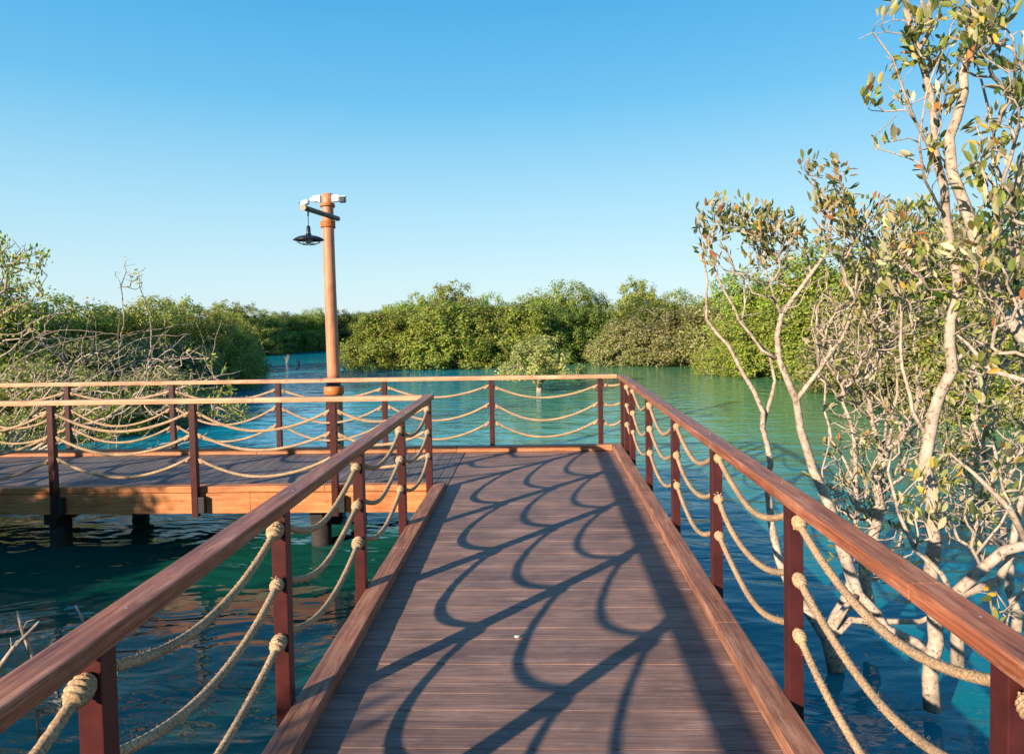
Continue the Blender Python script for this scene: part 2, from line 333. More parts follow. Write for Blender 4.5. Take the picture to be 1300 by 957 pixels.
# ------------------------------------------------------------------ railings
RR = 0.0155                                                          # rope radius
def rope_tube(mb, pts, r, step):
    pts = np.asarray(pts); seg = np.r_[0, np.cumsum(np.linalg.norm(np.diff(pts, axis=0), axis=1))]
    n = max(6, int(seg[-1] / step)); s = np.linspace(0, seg[-1], n)
    P = np.stack([np.interp(s, seg, pts[:, k]) for k in range(3)], 1)
    ph = random.uniform(0, 6)
    mb.tube(P, r, 12, True, prof=lambda i, th: 0.88 + 0.2 * np.abs(np.cos(1.5 * (th - s[i] * 2 * np.pi / 0.10) + ph)))
    return P
def fuzz(mb, P, r, count):
    for _ in range(count):
        p = P[random.randrange(len(P))]; dd = np.array([random.gauss(0, 1) for _ in range(3)]); dd /= np.linalg.norm(dd)
        a = p + dd * r * 0.95; t = np.array([random.gauss(0, 1) for _ in range(3)]) * 0.5 + dd; t /= np.linalg.norm(t)
        L = random.uniform(0.006, 0.018); sd = np.cross(t, dd); sd = sd / (np.linalg.norm(sd) + 1e-6) * 0.0007
        mb.add([a - sd, a + sd, a + t * L], [(0, 1, 2)])
def knot(center, direction, parent, big=1.0):
    big *= random.uniform(0.78, 0.98)
    m = MB(); d_ = np.asarray(direction, float); d_ /= np.linalg.norm(d_)
    n = 26; L = random.uniform(0.07, 0.1) * big; u = np.linspace(0, 1, n); P = center + np.outer((u - 0.5) * L, d_)
    jit = random.uniform(0.9, 1.1)
    rad = 0.036 * big * jit * np.sqrt(np.clip(1 - (2 * u - 1) ** 2 * 0.82, 0.02, 1))
    tl = random.uniform(-0.5, 0.5)
    m.tube(P, rad, 14, True, prof=lambda i, th: 1 + 0.09 * np.cos(2 * np.pi * 5.2 * u[i] + th + tl * np.sin(th)))
    for _ in range(3):                                                # loose frayed strands
        a = center + np.array([random.uniform(-.5, .5), random.uniform(-.5, .5), random.uniform(-.6, .9)]) * 0.05
        m.tube([center, a, a + np.array([random.uniform(-.5, .5), random.uniform(-.5, .5), random.uniform(-.5, .5)]) * 0.03], 0.0035, 5)
    return m.build('knot', M['rope'], parent, True)
HTS = (0.885, 0.635, 0.39)
def swag(a, b, sag, parent, near, knots):
    """rope from a to b hanging by sag; knots: list of 0/1 ends carrying a knot"""
    a, b = np.asarray(a, float), np.asarray(b, float); L = np.linalg.norm(b - a)
    t = np.linspace(0, 1, 40); P = a + np.outer(t, b - a); P[:, 2] -= sag * (1 - (2 * t - 1) ** 2) * (1 + 0.04 * np.sin(6 * t))
    wob = random.uniform(-0.008, 0.008); perp = np.array([-(b - a)[1], (b - a)[0], 0]) / L; P += np.outer(np.sin(t * math.pi * 2) * wob, perp)
    m = MB(); pts = rope_tube(m, P, RR, 0.012 if near else 0.02)
    if near: fuzz(m, pts, RR, 420)
    o = m.build('rope', M['rope'], parent, True)
    for e in knots:
        if e == 0: knot(P[0] + (P[1] - P[0]) * 0.6, P[1] - P[0], o)
        else: knot(P[-1] + (P[-2] - P[-1]) * 0.6, P[-2] - P[-1], o)
RH = 1.02; RT = 0.052
def railing_y(x, posts, y0, y1, label, both=False, xr=None):
    root = empty('railing', (x, posts[-1], 0), label, 'railing')
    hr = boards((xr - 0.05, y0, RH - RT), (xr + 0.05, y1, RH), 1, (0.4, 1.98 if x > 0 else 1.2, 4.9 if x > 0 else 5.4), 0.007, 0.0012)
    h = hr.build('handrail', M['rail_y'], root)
    for p in posts:
        s = MB(); s.tube([(xr + 0.012, p + 0.1, RH - 0.004), (xr + 0.012, p + 0.1, RH + 0.0012)], 0.004, 10); s.build('screw_head', M['steel'], h)
    for p in posts:
        m = MB(); m.box((x - 0.033, p - 0.033, -0.24), (x + 0.033, p + 0.033, RH - RT), 0.004); po = m.build('post', M['post'], root)
        m = MB(); sx = 1 if x < 0 else -1
        m.box((x + sx * 0.034 - 0.004, p - 0.06, -0.19), (x + sx * 0.034 + 0.004, p + 0.06, -0.05), 0.001); m.build('bracket', M['bracket'], po)
    for p in posts:
        m = MB(); sx = 1 if x < 0 else -1
        m.box((x - 0.045, p - 0.05, RH - RT - 0.007), (x + 0.045, p + 0.05, RH - RT - 0.0005), 0.001); m.build('top_plate', M['post'], root)
    for a, b in zip(posts[:-1], posts[1:]):
        near = a < 4.6
        for hgt in HTS:
            dz = random.uniform(-0.012, 0.012); span = b - a; sag = (0.14 if x < 0 else 0.155) * min(1, span / 1.3) + random.uniform(-0.018, 0.018)
            if span < 0.8: sag = 0.07
            swag((x, a + 0.033, hgt + dz), (x, b - 0.05, hgt + dz + 0.005), sag, root, near, [1])
    return root
def railing_x(y, posts, x0, x1, label, mir=None):
    root = empty('railing', (posts[-1], y, 0), label, 'railing')
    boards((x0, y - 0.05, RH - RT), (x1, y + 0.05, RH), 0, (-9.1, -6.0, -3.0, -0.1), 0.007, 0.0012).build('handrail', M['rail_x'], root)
    for p in posts:
        m = MB(); m.box((p - 0.033, y - 0.033, -0.24), (p + 0.033, y + 0.033, RH - RT), 0.004); po = m.build('post', M['post'], root)
        m = MB()
        if y < 8: m.box((p + 0.034, y - 0.028, -0.2), (p + 0.10, y + 0.03, -0.03), 0.003)
        else: m.box((p - 0.06, y + 0.034, -0.2), (p + 0.06, y + 0.042, -0.03), 0.001)
        m.build('bracket', M['bracket'], po)
    return root
def ropes_x(root, y, pts_x, ends, sag0=0.21):
    for k, (a, b) in enumerate(zip(pts_x[:-1], pts_x[1:])):
        for hgt in HTS:
            dz = random.uniform(-0.012, 0.012); sag = (sag0 if y < 8 else (0.15 if hgt > 0.8 else 0.245)) * min(1, (b - a) / 1.45) * 0.95 + random.uniform(-0.025, 0.02)
            swag((a + 0.033, y, hgt + dz), (b - 0.033, y, hgt + dz), sag, root, False, [])
            for s_, xx in ((1, a), (-1, b)):                          # wraps a hand's width out from each post
                t = 0.075 / (b - a); zz = hgt + dz - sag * (1 - (2 * t - 1) ** 2)
                if ends[k][0 if s_ == 1 else 1]: knot(np.array([xx + s_ * 0.075, y, zz]), (s_, 0, -0.5), root_rope(root), 0.72)
def root_rope(root):
    return [c for c in root.children if c.name.startswith('rope')][-1]
LX, RX = -1.175, 1.125
pl = (-2.4, -1.02, 0.35, 1.72, 3.0, 4.33, 5.68, 7.09)
pr_ = (-2.3, -1.0, 0.3, 1.66, 3.08, 4.42, 5.74, 7.12, 8.38, 8.93)
rl = railing_y(LX, pl, Y0, 7.09 + 0.045, 'near left railing whose wooden handrail sweeps up from the lower left corner', xr=-1.165)
rr = railing_y(RX, pr_, Y0, 9.19, 'right hand railing with red brown handrail beside the pale barked mangroves', xr=1.10)
fy = 9.16 + 0.16 - 0.1
YFR = 9.33
fx = (-12.6, -11.1, -9.6, -8.1, -6.62, -5.12, -3.62, -2.14, -0.66, 0.82)
rf = railing_x(YFR - 0.03, fx, -13.5, 1.045, 'far railing running straight across the view in front of the lagoon')
ropes_x(rf, YFR - 0.03, fx + (1.125,), [(1, 1)] * 9 + [(1, 0)])
nx = (-12.7, -11.2, -9.7, -8.2, -6.7, -5.21, -3.67, -2.17)
rn = railing_x(7.055, nx, -13.5, -1.22, 'nearer cross railing along the front edge of the grey side boardwalk')
ropes_x(rn, 7.055, nx + (-1.175,), [(1, 1)] * 7 + [(1, 0)])
M_ = MB(); M_.box((RX - 0.033, YFR - 0.063, -0.24), (RX + 0.033, YFR + 0.003, RH - RT), 0.004); M_.build('post', M['post'], rf)

# ------------------------------------------------------------------ lamp post
lp = empty('lamp_post', (-2.85, 9.5, WATER), 'round wooden lamp post rising behind the far railing, rope bound near its top', 'lamp post')
LPY = 9.5; LPX = float(at(423.5, 480, LPY)[0]); LTX = float(at(415.3, 250, LPY)[0]); LTZ = float(at(415, 246.5, LPY)[2])
m = MB(); m.box((LPX - 0.095, LPY - 0.095, -2.4), (LPX + 0.095, LPY + 0.095, 0.90), 0.006); m.build('post_base', M['post'], lp)
m = MB(); m.tube([(LPX, LPY, 0.9), (LPX, LPY, 0.98)], 0.10, 24)
for k in range(5): 
    z = 0.86 - 0.018 + k * 0.0; 
m.build('cap', M['black'], lp, False)
m = MB()
def coil(m, z0, z1, r, tr):
    n = int((z1 - z0) / (2 * tr) * 24); t = np.arange(n + 1) / 24.0
    P = np.stack([LPX + r * np.cos(2 * np.pi * t), LPY + r * np.sin(2 * np.pi * t), z0 + tr + (z1 - z0 - 2 * tr) * np.arange(n + 1) / n], 1); m.tube(P, tr, 6)
m.tube([(LPX, LPY, 0.775), (LPX, LPY, 0.79), (LPX, LPY, 0.885), (LPX, LPY, 0.897)], [0.125, 0.138, 0.138, 0.128], 24); m.build('collar', M['cord_wrap'], lp, True)
m = MB(); zs = np.linspace(0.98, LTZ, 30); m.tube([(LPX + (LTX - LPX) * (z - 0.98) / (LTZ - 0.98) + 0.004 * math.sin(z * 2), LPY, z) for z in zs], np.interp(zs, [0.98, LTZ], [0.088, 0.078]), 28); m.build('pole', M['pole'], lp, True)
LPX0 = LPX; LPX = LTX
for z0, z1 in ((LTZ - 0.48, LTZ - 0.36), (LTZ - 0.19, LTZ - 0.125)):
    m = MB(); coil(m, z0, z1, 0.092, 0.0135); m.build('cord_binding', M['cord_wrap'], lp, True)
A0 = np.array([LPX + 0.11, LPY + 0.12, at(426, 278, LPY + 0.12)[2]]); A1 = at(385, 263.5, 8.5)
m = MB(); tt = np.linspace(0, 1, 12); m.tube(A0 + np.outer(tt, A1 - A0), 0.034, 14); m.build('arm', M['dark_wood'], lp, True)
m = MB(); dd = (A1 - A0) / np.linalg.norm(A1 - A0); m.tube([A1 - dd * 0.02, A1 + dd * 0.006], 0.036, 14); m.build('arm_end', M['pole'], lp)
H0 = A0 + (A1 - A0) * 0.88
m = MB(); m.tube([H0 + dd * 0.02 * 0 + [0, 0, -0.03], H0 + [0.0, 0, -0.09]], 0.012, 8); m.tube([H0 + [0, 0, -0.08], H0 + [0, 0, -0.24]], 0.005, 6)
co = m.build('lamp_cord', M['black'], lp)
m = MB(); z = H0[2]
m.tube([H0 + [0, 0, q] for q in (-0.21, -0.225, -0.30, -0.335)], [0.012, 0.024, 0.026, 0.04], 16)
prof = [(-0.33, 0.03), (-0.338, 0.075), (-0.35, 0.125), (-0.368, 0.165), (-0.388, 0.192), (-0.396, 0.194), (-0.392, 0.186), (-0.375, 0.158), (-0.36, 0.12)]
sh = MB(); sh.tube([H0 + [0, 0, q] for q, _ in prof[:6]], [r for _, r in prof[:6]], 32, False); m.build('lamp_holder', M['black'], lp, True)
shade = sh.build('lamp_shade', M['black'], lp, True)
sm_ = shade.modifiers.new('solid', 'SOLIDIFY'); sm_.thickness = 0.004
m = MB(); m.tube([H0 + [0, 0, q] for q in (-0.35, -0.38, -0.42, -0.445)], [0.035, 0.05, 0.045, 0.012], 16); m.build('bulb', M['glass'], shade, True)
m = MB()
for k in range(8):
    a = k * math.pi / 4; m.tube([H0 + [math.cos(a) * r, math.sin(a) * r, q] for r, q in ((0.17, -0.392), (0.14, -0.425), (0.08, -0.45), (0.0, -0.458))], 0.003, 5)
for r, q in ((0.14, -0.425), (0.08, -0.45)):
    t = np.linspace(0, 2 * np.pi, 25); m.tube([H0 + [math.cos(a) * r, math.sin(a) * r, q] for a in t], 0.003, 5, False)
m.build('wire_guard', M['black'], shade)
# cameras on the pole head
def cctv(sgn, label, black):
    root = empty('security_camera', (LPX + sgn * 0.085, LPY - 0.02, LTZ - 0.07), label, 'camera', 'cameras fixed to the lamp post')
    x0 = LPX + sgn * 0.083; y_ = LPY - 0.03
    m = MB(); m.box((min(x0, x0 + sgn * 0.03), y_ - 0.035, LTZ - 0.12), (max(x0, x0 + sgn * 0.03), y_ + 0.035, LTZ - 0.02), 0.006); m.build('mount', M['white'], root)
    m = MB(); xs = sorted((x0 + sgn * 0.028, x0 + sgn * 0.10)); m.box((xs[0], y_ - 0.045, LTZ - 0.115), (xs[1], y_ + 0.045, LTZ - 0.025), 0.018); m.build('housing', M['white'], root)
    if black:
        xs = sorted((x0 + sgn * 0.102, x0 + sgn * 0.18)); m = MB(); m.box((xs[0], y_ - 0.04, LTZ - 0.13), (xs[1], y_ + 0.04, LTZ - 0.055), 0.008); m.build('lens_head', M['black'], root)
        m = MB(); m.box((xs[0] - 0.01, y_ - 0.046, LTZ - 0.053), (xs[1] + 0.012, y_ + 0.046, LTZ - 0.045), 0.002); m.build('sun_shield', M['white'], root)
        m = MB(); m.tube([(xs[1], y_, LTZ - 0.093), (xs[1] + 0.012, y_, LTZ - 0.093)], 0.022, 16); m.build('lens', M['glass'], root)
    else:
        m = MB(); m.tube([(x0 + sgn * 0.09, y_, LTZ - 0.07), (x0 + sgn * 0.14, y_, LTZ - 0.08)], [0.035, 0.028], 16); m.build('lens_head', M['white'], root, True)
cctv(1, 'white security camera with a square black head on the right of the lamp post top', True)
cctv(-1, 'all white security camera on the left of the lamp post top', False)
wc = empty('wireless_unit', tuple(A1 - dd * 0.05 + [0, 0, 0.034]), 'small white unit sitting on the outer tip of the lamp arm', 'antenna unit')
q = A1 - dd * 0.06
m = MB(); m.tube([q + [-0.055, 0, 0.06], q + [-0.03, 0, 0.062], q + [0.03, 0, 0.075], q + [0.05, 0, 0.077]], [0.018, 0.034, 0.036, 0.02], 14); m.build('housing', M['white'], wc, True)
m = MB(); m.tube([q + [0, 0, 0.03], q + [0, 0, 0.06]], 0.014, 10); m.tube([q + [-0.05, 0, 0.06], q + [-0.075, 0, 0.07]], 0.008, 8); m.build('bracket', M['black'], wc)

# shell on deck
sp = at(657, 809, 1); dr = ray(657, 809); g = np.array([0, 0, EYE]) + dr * (-EYE / dr[2])
m = MB(); t = np.linspace(0, 1, 8); m.tube([g + [0.035 * (q - .5), 0.012 * (q - .5), 0.007 + 0.002 * math.sin(q * 9)] for q in t], 0.008 * np.sin(t * 2.6 + 0.3), 8)
tag(m.build('shell', M['shell'], None, True), 'tiny bleached shell lying on the main boardwalk planks', 'shell')

# ------------------------------------------------------------------ vegetation generator
class Skel:
    def __init__(self): self.P = []; self.par = []; self.plen = []; self.r = []; self.tips = []
    def node(self, p, par, r=0.0):
        p = np.asarray(p, float); self.P.append(p); self.par.append(par)
        self.plen.append(0 if par < 0 else self.plen[par] + np.linalg.norm(p - self.P[par])); self.r.append(r); return len(self.P) - 1
    def limb(self, pts, r0, r1, start=-1, jit=0.012, step=0.12):
        """explicit limb through pts; start = index of the node it springs from"""
        pts = [np.asarray(p, float) for p in pts]
        if start >= 0: pts = [self.P[start]] + pts
        # catmull-rom
        Q = [pts[0]] + pts + [pts[-1]]; out = []
        for i in range(1, len(Q) - 2):
            n = max(1, int(np.linalg.norm(Q[i + 1] - Q[i]) / step))
            for k in range(n):
                t = k / n; a, b, c, d_ = Q[i - 1], Q[i], Q[i + 1], Q[i + 2]
                out.append(0.5 * ((2 * b) + (c - a) * t + (2 * a - 5 * b + 4 * c - d_) * t * t + (3 * b - a - 3 * c + d_) * t ** 3))
        out.append(pts[-1]); n = len(out); last = start; ids = []
        for k, p in enumerate(out):
            if k == 0 and start >= 0: continue
            q_ = p + rng.normal(0, jit, 3) * (0 < k < n - 1)
            last = self.node(q_, last, r0 + (r1 - r0) * k / max(1, n - 1)); ids.append(last)
        return ids
    def nearest(self, p):
        return int(np.argmin(np.linalg.norm(np.array(self.P) - np.asarray(p), axis=1)))
    def grow(self, tips, bal=0.35, seg=0.14, jit=0.02, sweep=0.35, sortby=None):
        tips = np.asarray(tips); root = self.P[0]
        order = np.argsort(np.linalg.norm(tips - root, axis=1))
        P = np.zeros((len(self.P) + 60 * len(tips) + 100, 3)); L = np.zeros(len(P)); n = len(self.P); P[:n] = self.P; L[:n] = self.plen
        for ti in order:
            t = tips[ti]; d_ = np.linalg.norm(P[:n] - t, axis=1); j = int(np.argmin(d_ + bal * L[:n]))
            D = d_[j]; k = min(40, max(1, int(math.ceil(D / seg)))); p0 = P[j]
            par = self.par[j]; dr_ = (p0 - P[par]) if par >= 0 else np.array([0, 0, 1.0]); dr_ = dr_ / (np.linalg.norm(dr_) + 1e-9)
            ctl = p0 + dr_ * D * sweep + np.array([0, 0, 0.06 * D]); last = j
            for q_ in range(1, k + 1):
                u = q_ / k; p = (1 - u) ** 2 * p0 + 2 * u * (1 - u) * ctl + u * u * t
                if q_ < k: p = p + rng.normal(0, jit, 3)
                last = self.node(p, last); P[n] = p; L[n] = self.plen[-1]; n += 1
            self.tips.append(last)
    def wood(self, mb, rt=0.004, pw=0.45, rmax=1.0, sides=6, small_sides=4):
        n = len(self.P); cnt = np.zeros(n); kids = [[] for _ in range(n)]
        for t in self.tips: cnt[t] += 1
        for i in range(n - 1, -1, -1):
            if cnt[i] == 0: cnt[i] = 0.5
            if self.par[i] >= 0: cnt[self.par[i]] += cnt[i] if cnt[i] >= 1 else 0; kids[self.par[i]].append(i)
        R = np.minimum(rmax, rt * np.maximum(cnt, 1) ** pw); ex = np.array(self.r); R = np.where(ex > 0, ex, R)
        self.R = R
        for i in range(n):
            ch = sorted(kids[i], key=lambda q_: -R[q_])
            starts = ch if self.par[i] < 0 else ch[1:]
            for s_ in starts:
                chain = [i, s_]
                while kids[chain[-1]]: chain.append(max(kids[chain[-1]], key=lambda q_: R[q_]))
                rad = R[chain].copy(); rad[0] = min(rad[0], rad[1] * 1.25); rad[-1] *= 0.5
                if self.par[i] < 0 and s_ == ch[0]: rad[0] = rad[1] * 1.15
                mb.tube([self.P[q_] for q_ in chain], rad, sides if rad.max() > 0.02 else small_sides, True)

def leaves_mesh(cent, axis, nrm, L, Wd, col, folded):
    n = len(cent); axis = axis / np.linalg.norm(axis, axis=1)[:, None]
    side = np.cross(axis, nrm); side /= np.linalg.norm(side, axis=1)[:, None] + 1e-9; up = np.cross(side, axis)
    L = L[:, None]; Wd = Wd[:, None]
    if folded:
        c = [cent, cent + axis * L * 0.3 + side * Wd * 0.42 + up * Wd * 0.16, cent + axis * L * 0.68 + side * Wd * 0.42 + up * Wd * 0.13, cent + axis * L - up * L * 0.07,
             cent + axis * L * 0.68 - side * Wd * 0.42 + up * Wd * 0.13, cent + axis * L * 0.3 - side * Wd * 0.42 + up * Wd * 0.16]
        V = np.stack(c, 1).reshape(-1, 3); b = np.arange(n)[:, None] * 6
        F = np.concatenate([b + [0, 1, 2, 3], b + [0, 3, 4, 5]], 1).reshape(-1, 4); col = np.repeat(col, 2, 0)
    else:
        c = [cent, cent + axis * L * 0.5 + side * Wd * 0.5, cent + axis * L, cent + axis * L * 0.5 - side * Wd * 0.5]
        V = np.stack(c, 1).reshape(-1, 3); F = np.arange(n * 4).reshape(-1, 4)
    me = bpy.data.meshes.new('crown'); nv, nf = len(V), len(F)
    me.vertices.add(nv); me.vertices.foreach_set('co', V.ravel()); me.loops.add(nf * 4); me.loops.foreach_set('vertex_index', F.ravel().astype(np.int32))
    me.polygons.add(nf); me.polygons.foreach_set('loop_start', np.arange(0, nf * 4, 4, dtype=np.int32)); me.polygons.foreach_set('loop_total', np.full(nf, 4, dtype=np.int32))
    at_ = me.attributes.new('tint', 'FLOAT_COLOR', 'FACE'); at_.data.foreach_set('color', np.concatenate([col, np.ones((nf, 1))], 1).ravel())
    me.update(); me.validate(); me.materials.append(M['leaf'])
    return me
def palette(n, cols, wts, jit=0.18):
    idx = rng.choice(len(cols), n, p=np.array(wts) / sum(wts)); c = np.array(cols)[idx]
    return np.clip(c * (1 + rng.normal(0, jit, (n, 1))) * (1 + rng.normal(0, jit * 0.3, (n, 3))), 0.003, 0.9)
NEARPAL = ([(0.44, 0.36, 0.19), (0.19, 0.20, 0.04), (0.30, 0.28, 0.07), (0.07, 0.11, 0.025), (0.52, 0.30, 0.05), (0.38, 0.13, 0.04), (0.55, 0.46, 0.28)], [30, 22, 26, 11, 5, 2.5, 7])
FARPAL = ([(0.25, 0.32, 0.04), (0.34, 0.38, 0.055), (0.14, 0.20, 0.03), (0.36, 0.32, 0.10)], [40, 28, 20, 10])
BROWNPAL = ([(0.27, 0.28, 0.07), (0.36, 0.32, 0.12), (0.17, 0.20, 0.045), (0.42, 0.34, 0.18)], [36, 24, 22, 16])
SMALLPAL = ([(0.38, 0.37, 0.10), (0.27, 0.29, 0.06), (0.47, 0.40, 0.18), (0.14, 0.16, 0.04)], [36, 28, 24, 12])
DARKPAL = ([(0.14, 0.19, 0.03), (0.21, 0.25, 0.04), (0.09, 0.13, 0.025)], [40, 32, 28])
YELPAL = ([(0.36, 0.37, 0.055), (0.24, 0.29, 0.045), (0.42, 0.34, 0.07), (0.12, 0.16, 0.03)], [34, 34, 12, 14])
def tip_leaves(skel, tips, per, spread, L0, L1, pal, folded, wr=0.42, out=0.8):
    T = np.array([skel.P[t] for t in tips]); D = np.array([skel.P[t] - skel.P[skel.par[t]] for t in tips]); D /= np.linalg.norm(D, axis=1)[:, None] + 1e-9
    k = rng.poisson(per, len(tips)); idx = np.repeat(np.arange(len(tips)), k); n = len(idx)
    off = rng.normal(0, 1, (n, 3)); off /= np.linalg.norm(off, axis=1)[:, None]; off *= spread * rng.uniform(0.1, 1, (n, 1)) ** 0.7
    cent = T[idx] + off - D[idx] * spread * 0.3
    axis = D[idx] * out + rng.normal(0, 0.55, (n, 3)) + off / max(spread, 1e-3) * 0.5 + np.array([0, 0, 0.15]); nrm = rng.normal(0, 1, (n, 3)) + np.array([0, 0, 0.7])
    if folded: axis = D[idx] * 1.1 + rng.normal(0, 0.42, (n, 3)) + off / max(spread, 1e-3) * 0.35 + np.array([0, 0, 0.55])
    if not folded:
        ctr = T.mean(0) * np.array([1, 1, 0.6]); ow = T[idx] - ctr; ow /= np.linalg.norm(ow, axis=1)[:, None]; ou = off / (np.linalg.norm(off, axis=1)[:, None] + 1e-9)
        nrm = ow * 0.9 + ou * 1.1 + rng.normal(0, 0.55, (n, 3)) + np.array([0, 0, 0.25]); axis = rng.normal(0, 1, (n, 3)) + np.array([0, 0, 0.5]); axis -= nrm * ((axis * nrm).sum(1) / (nrm * nrm).sum(1))[:, None] * 0.85
    L = rng.uniform(L0, L1, n); return leaves_mesh(cent, axis, nrm, L, L * wr * rng.uniform(0.8, 1.15, n), palette(n, *pal), folded)

# ---- bank mangroves: a handful of grown bushes, copied along the shores
def bush_proto(h, w, ntips, per, pal, low=0.0, stems=5, seed=0, leaf=(0.085, 0.14), spread=0.32, bumps=9, skirt=0.6):
    global rng; rng = np.random.default_rng(100 + seed)
    sk = Skel(); sk.node((0, 0, -0.25), -1, 0.0)
    # lumpy envelope: union of lobes
    lobes = []
    for k in range(bumps):
        a = rng.uniform(0, 2 * np.pi); rr_ = rng.uniform(0.15, 0.62) * w / 2; z = rng.uniform(0.32, 0.86) * h
        sz = rng.uniform(0.22, 0.42) * w; lobes.append((math.cos(a) * rr_, math.sin(a) * rr_, min(z, h - sz * 0.55), sz * 0.62))
    lobes.append((0, 0, h * 0.66, w * 0.25))
    pts = []
    while len(pts) < ntips:
        lx, ly, lz, ls = lobes[rng.integers(len(lobes))]; dv = rng.normal(0, 1, 3); dv /= np.linalg.norm(dv)
        p = np.array([lx, ly, lz]) + dv * ls * rng.uniform(0.82, 1.08) * np.array([1.1, 1.1, 0.9])
        if p[2] > low * h: pts.append(p)
    # skirt close to the water
    for k in range(int(ntips * skirt)):
        a = rng.uniform(0, 2 * np.pi); rr_ = rng.uniform(0.36, 0.54) * w; pts.append(np.array([math.cos(a) * rr_, math.sin(a) * rr_, rng.uniform(low * h + 0.05, 0.5 * h)]))
    sk.grow(pts, bal=0.3, seg=0.3, jit=0.035)
    mb = MB(); sk.wood(mb, 0.007, 0.5, 0.09, 5, 3)
    t = mb.build('trunk', M['bark_far'], None, True); me_t = t.data; bpy.data.objects.remove(t)
    me_c = tip_leaves(sk, sk.tips, per, spread, leaf[0], leaf[1], pal, False, 0.55)
    return me_t, me_c, h, w
PR = {
 'round': bush_proto(3.0, 3.6, 260, 75, FARPAL, seed=1),
 'tall': bush_proto(4.2, 3.8, 300, 52, FARPAL, seed=2, bumps=12),
 'tall2': bush_proto(4.3, 3.8, 270, 45, YELPAL, seed=3, spread=0.25, bumps=11),
 'brown': bush_proto(3.0, 3.8, 320, 34, BROWNPAL, seed=4),
 'dark': bush_proto(3.6, 3.8, 290, 62, DARKPAL, seed=5),
 'small': bush_proto(1.85, 2.3, 200, 40, SMALLPAL, seed=6, low=0.2, leaf=(0.05, 0.09), spread=0.17, bumps=8, skirt=0.25),
 'yellow': bush_proto(3.4, 3.6, 320, 52, YELPAL, seed=7, leaf=(0.06, 0.10), spread=0.24),
}
def mangrove(kind, px, Y, h, label, group=None, wide=1.0, rot=None, x=None):
    me_t, me_c, ph, pw = PR[kind]; p = shore(px, Y) if x is None else np.array([x, Y, WATER])
    o = empty('mangrove_tree', tuple(p), label, 'mangrove', group); s = h / ph
    wide *= 1.15; o.scale = (s * wide, s * wide, s); o.rotation_euler = (0, 0, random.uniform(0, 6.28) if rot is None else rot)
    for nm, me in (('trunk', me_t), ('crown', me_c)):
        c = bpy.data.objects.new(nm, me); C.objects.link(c); c.parent = o
    return o
def hh(ytop, Y): return 0.12 + EYE - WATER + (402 - ytop) / 867 * Y
G1 = 'mangroves along the central shore'; G2 = 'mangroves on the far left shore'; G3 = 'mangroves on the right shore'; G4 = 'mangroves on the near left bank'
B1 = 'back row mangroves of the central wood'; B2 = 'back row mangroves of the far left wood'; B3 = 'back row mangroves of the right wood'; B4 = 'back row mangroves of the left bank'
# isolated little one
mangrove('small', 684, 22.8, 1.95, 'small lone mangrove standing in open water in front of the central shore', None, 1.05)
# central front row
mangrove('round', 487, 35.5, 2.9, 'low bright green mangrove at the left tip of the central shore', G1, 1.1)
mangrove('yellow', 522, 36, hh(385, 36), 'second mangrove in from the left tip of the central shore, leafy to the waterline', G1)
mangrove('round', 566, 35, 3.3, 'dense rounded mangrove at the waterline below the tallest left crowns of the central shore', G1, 1.1)
mangrove('yellow', 612, 35.5, 3.2, 'waterline mangrove just left of the little lone mangrove', G1, 1.1)
mangrove('round', 655, 36.5, 3.2, 'waterline mangrove directly behind the left side of the little lone mangrove', G1, 1.1)
mangrove('dark', 700, 37.5, 3.3, 'shaded waterline mangrove behind the right side of the little lone mangrove', G1)
mangrove('dark', 742, 38.5, 3.2, 'dark waterline mangrove between the lone little tree and the pale round bush', G1)
mangrove('brown', 787, 35, 2.35, 'pale rounded bush mangrove right of centre, standing out from a dark gap', G1, 1.0)
mangrove('dark', 822, 39.5, 3.4, 'dark mangrove set back just right of the pale rounded bush', G1)
mangrove('brown', 862, 34.5, 2.9, 'pinkish brown twiggy mangrove near the right end of the central shore', G1, 1.15)
mangrove('brown', 905, 34, 3.0, 'brownish mangrove behind the left edge of the bright green right hand bush', G1, 1.1)
# central second row, crowns make the skyline
for px, Y, yt, k, wd, lb in [
 (506, 39, 383, 'round', 0.9, 'mangrove crown at the low left shoulder of the central skyline'),
 (528, 41, 366, 'tall2', 0.85, 'first tall crown at the left of the central skyline, airy on top'),
 (583, 41, 353, 'tall2', 1.0, 'tall airy crown with sky gaps, highest at the left of the central skyline'),
 (636, 42, 374, 'tall', 0.9, 'broad crown on the central skyline above the lone little mangrove'),
 (668, 43, 371, 'tall2', 0.9, 'crown on the central skyline just right of the broad one'),
 (706, 42, 359, 'tall', 1.0, 'tall crown at the middle of the central skyline'),
 (752, 43, 372, 'tall', 0.8, 'crown on the central skyline left of the highest right crown'),
 (808, 42, 353, 'tall2', 0.85, 'highest crown toward the right of the central skyline'),
 (846, 43, 374, 'tall', 1.0, 'crown at the low right shoulder of the central skyline'),
 (885, 42, 378, 'tall2', 1.0, 'last low crown at the right end of the central skyline')]:
    mangrove(k, px, Y, hh(yt, Y), lb, G1, wd)
for i_, px in enumerate(range(520, 1000, 44)):
    mangrove(('tall', 'dark', 'tall2')[i_ % 3], px + random.uniform(-8, 8), random.uniform(47, 52), hh(random.uniform(384, 392), 49), 'mangrove in the back of the central wood, seen only through gaps between the front crowns', B1, 1.25)
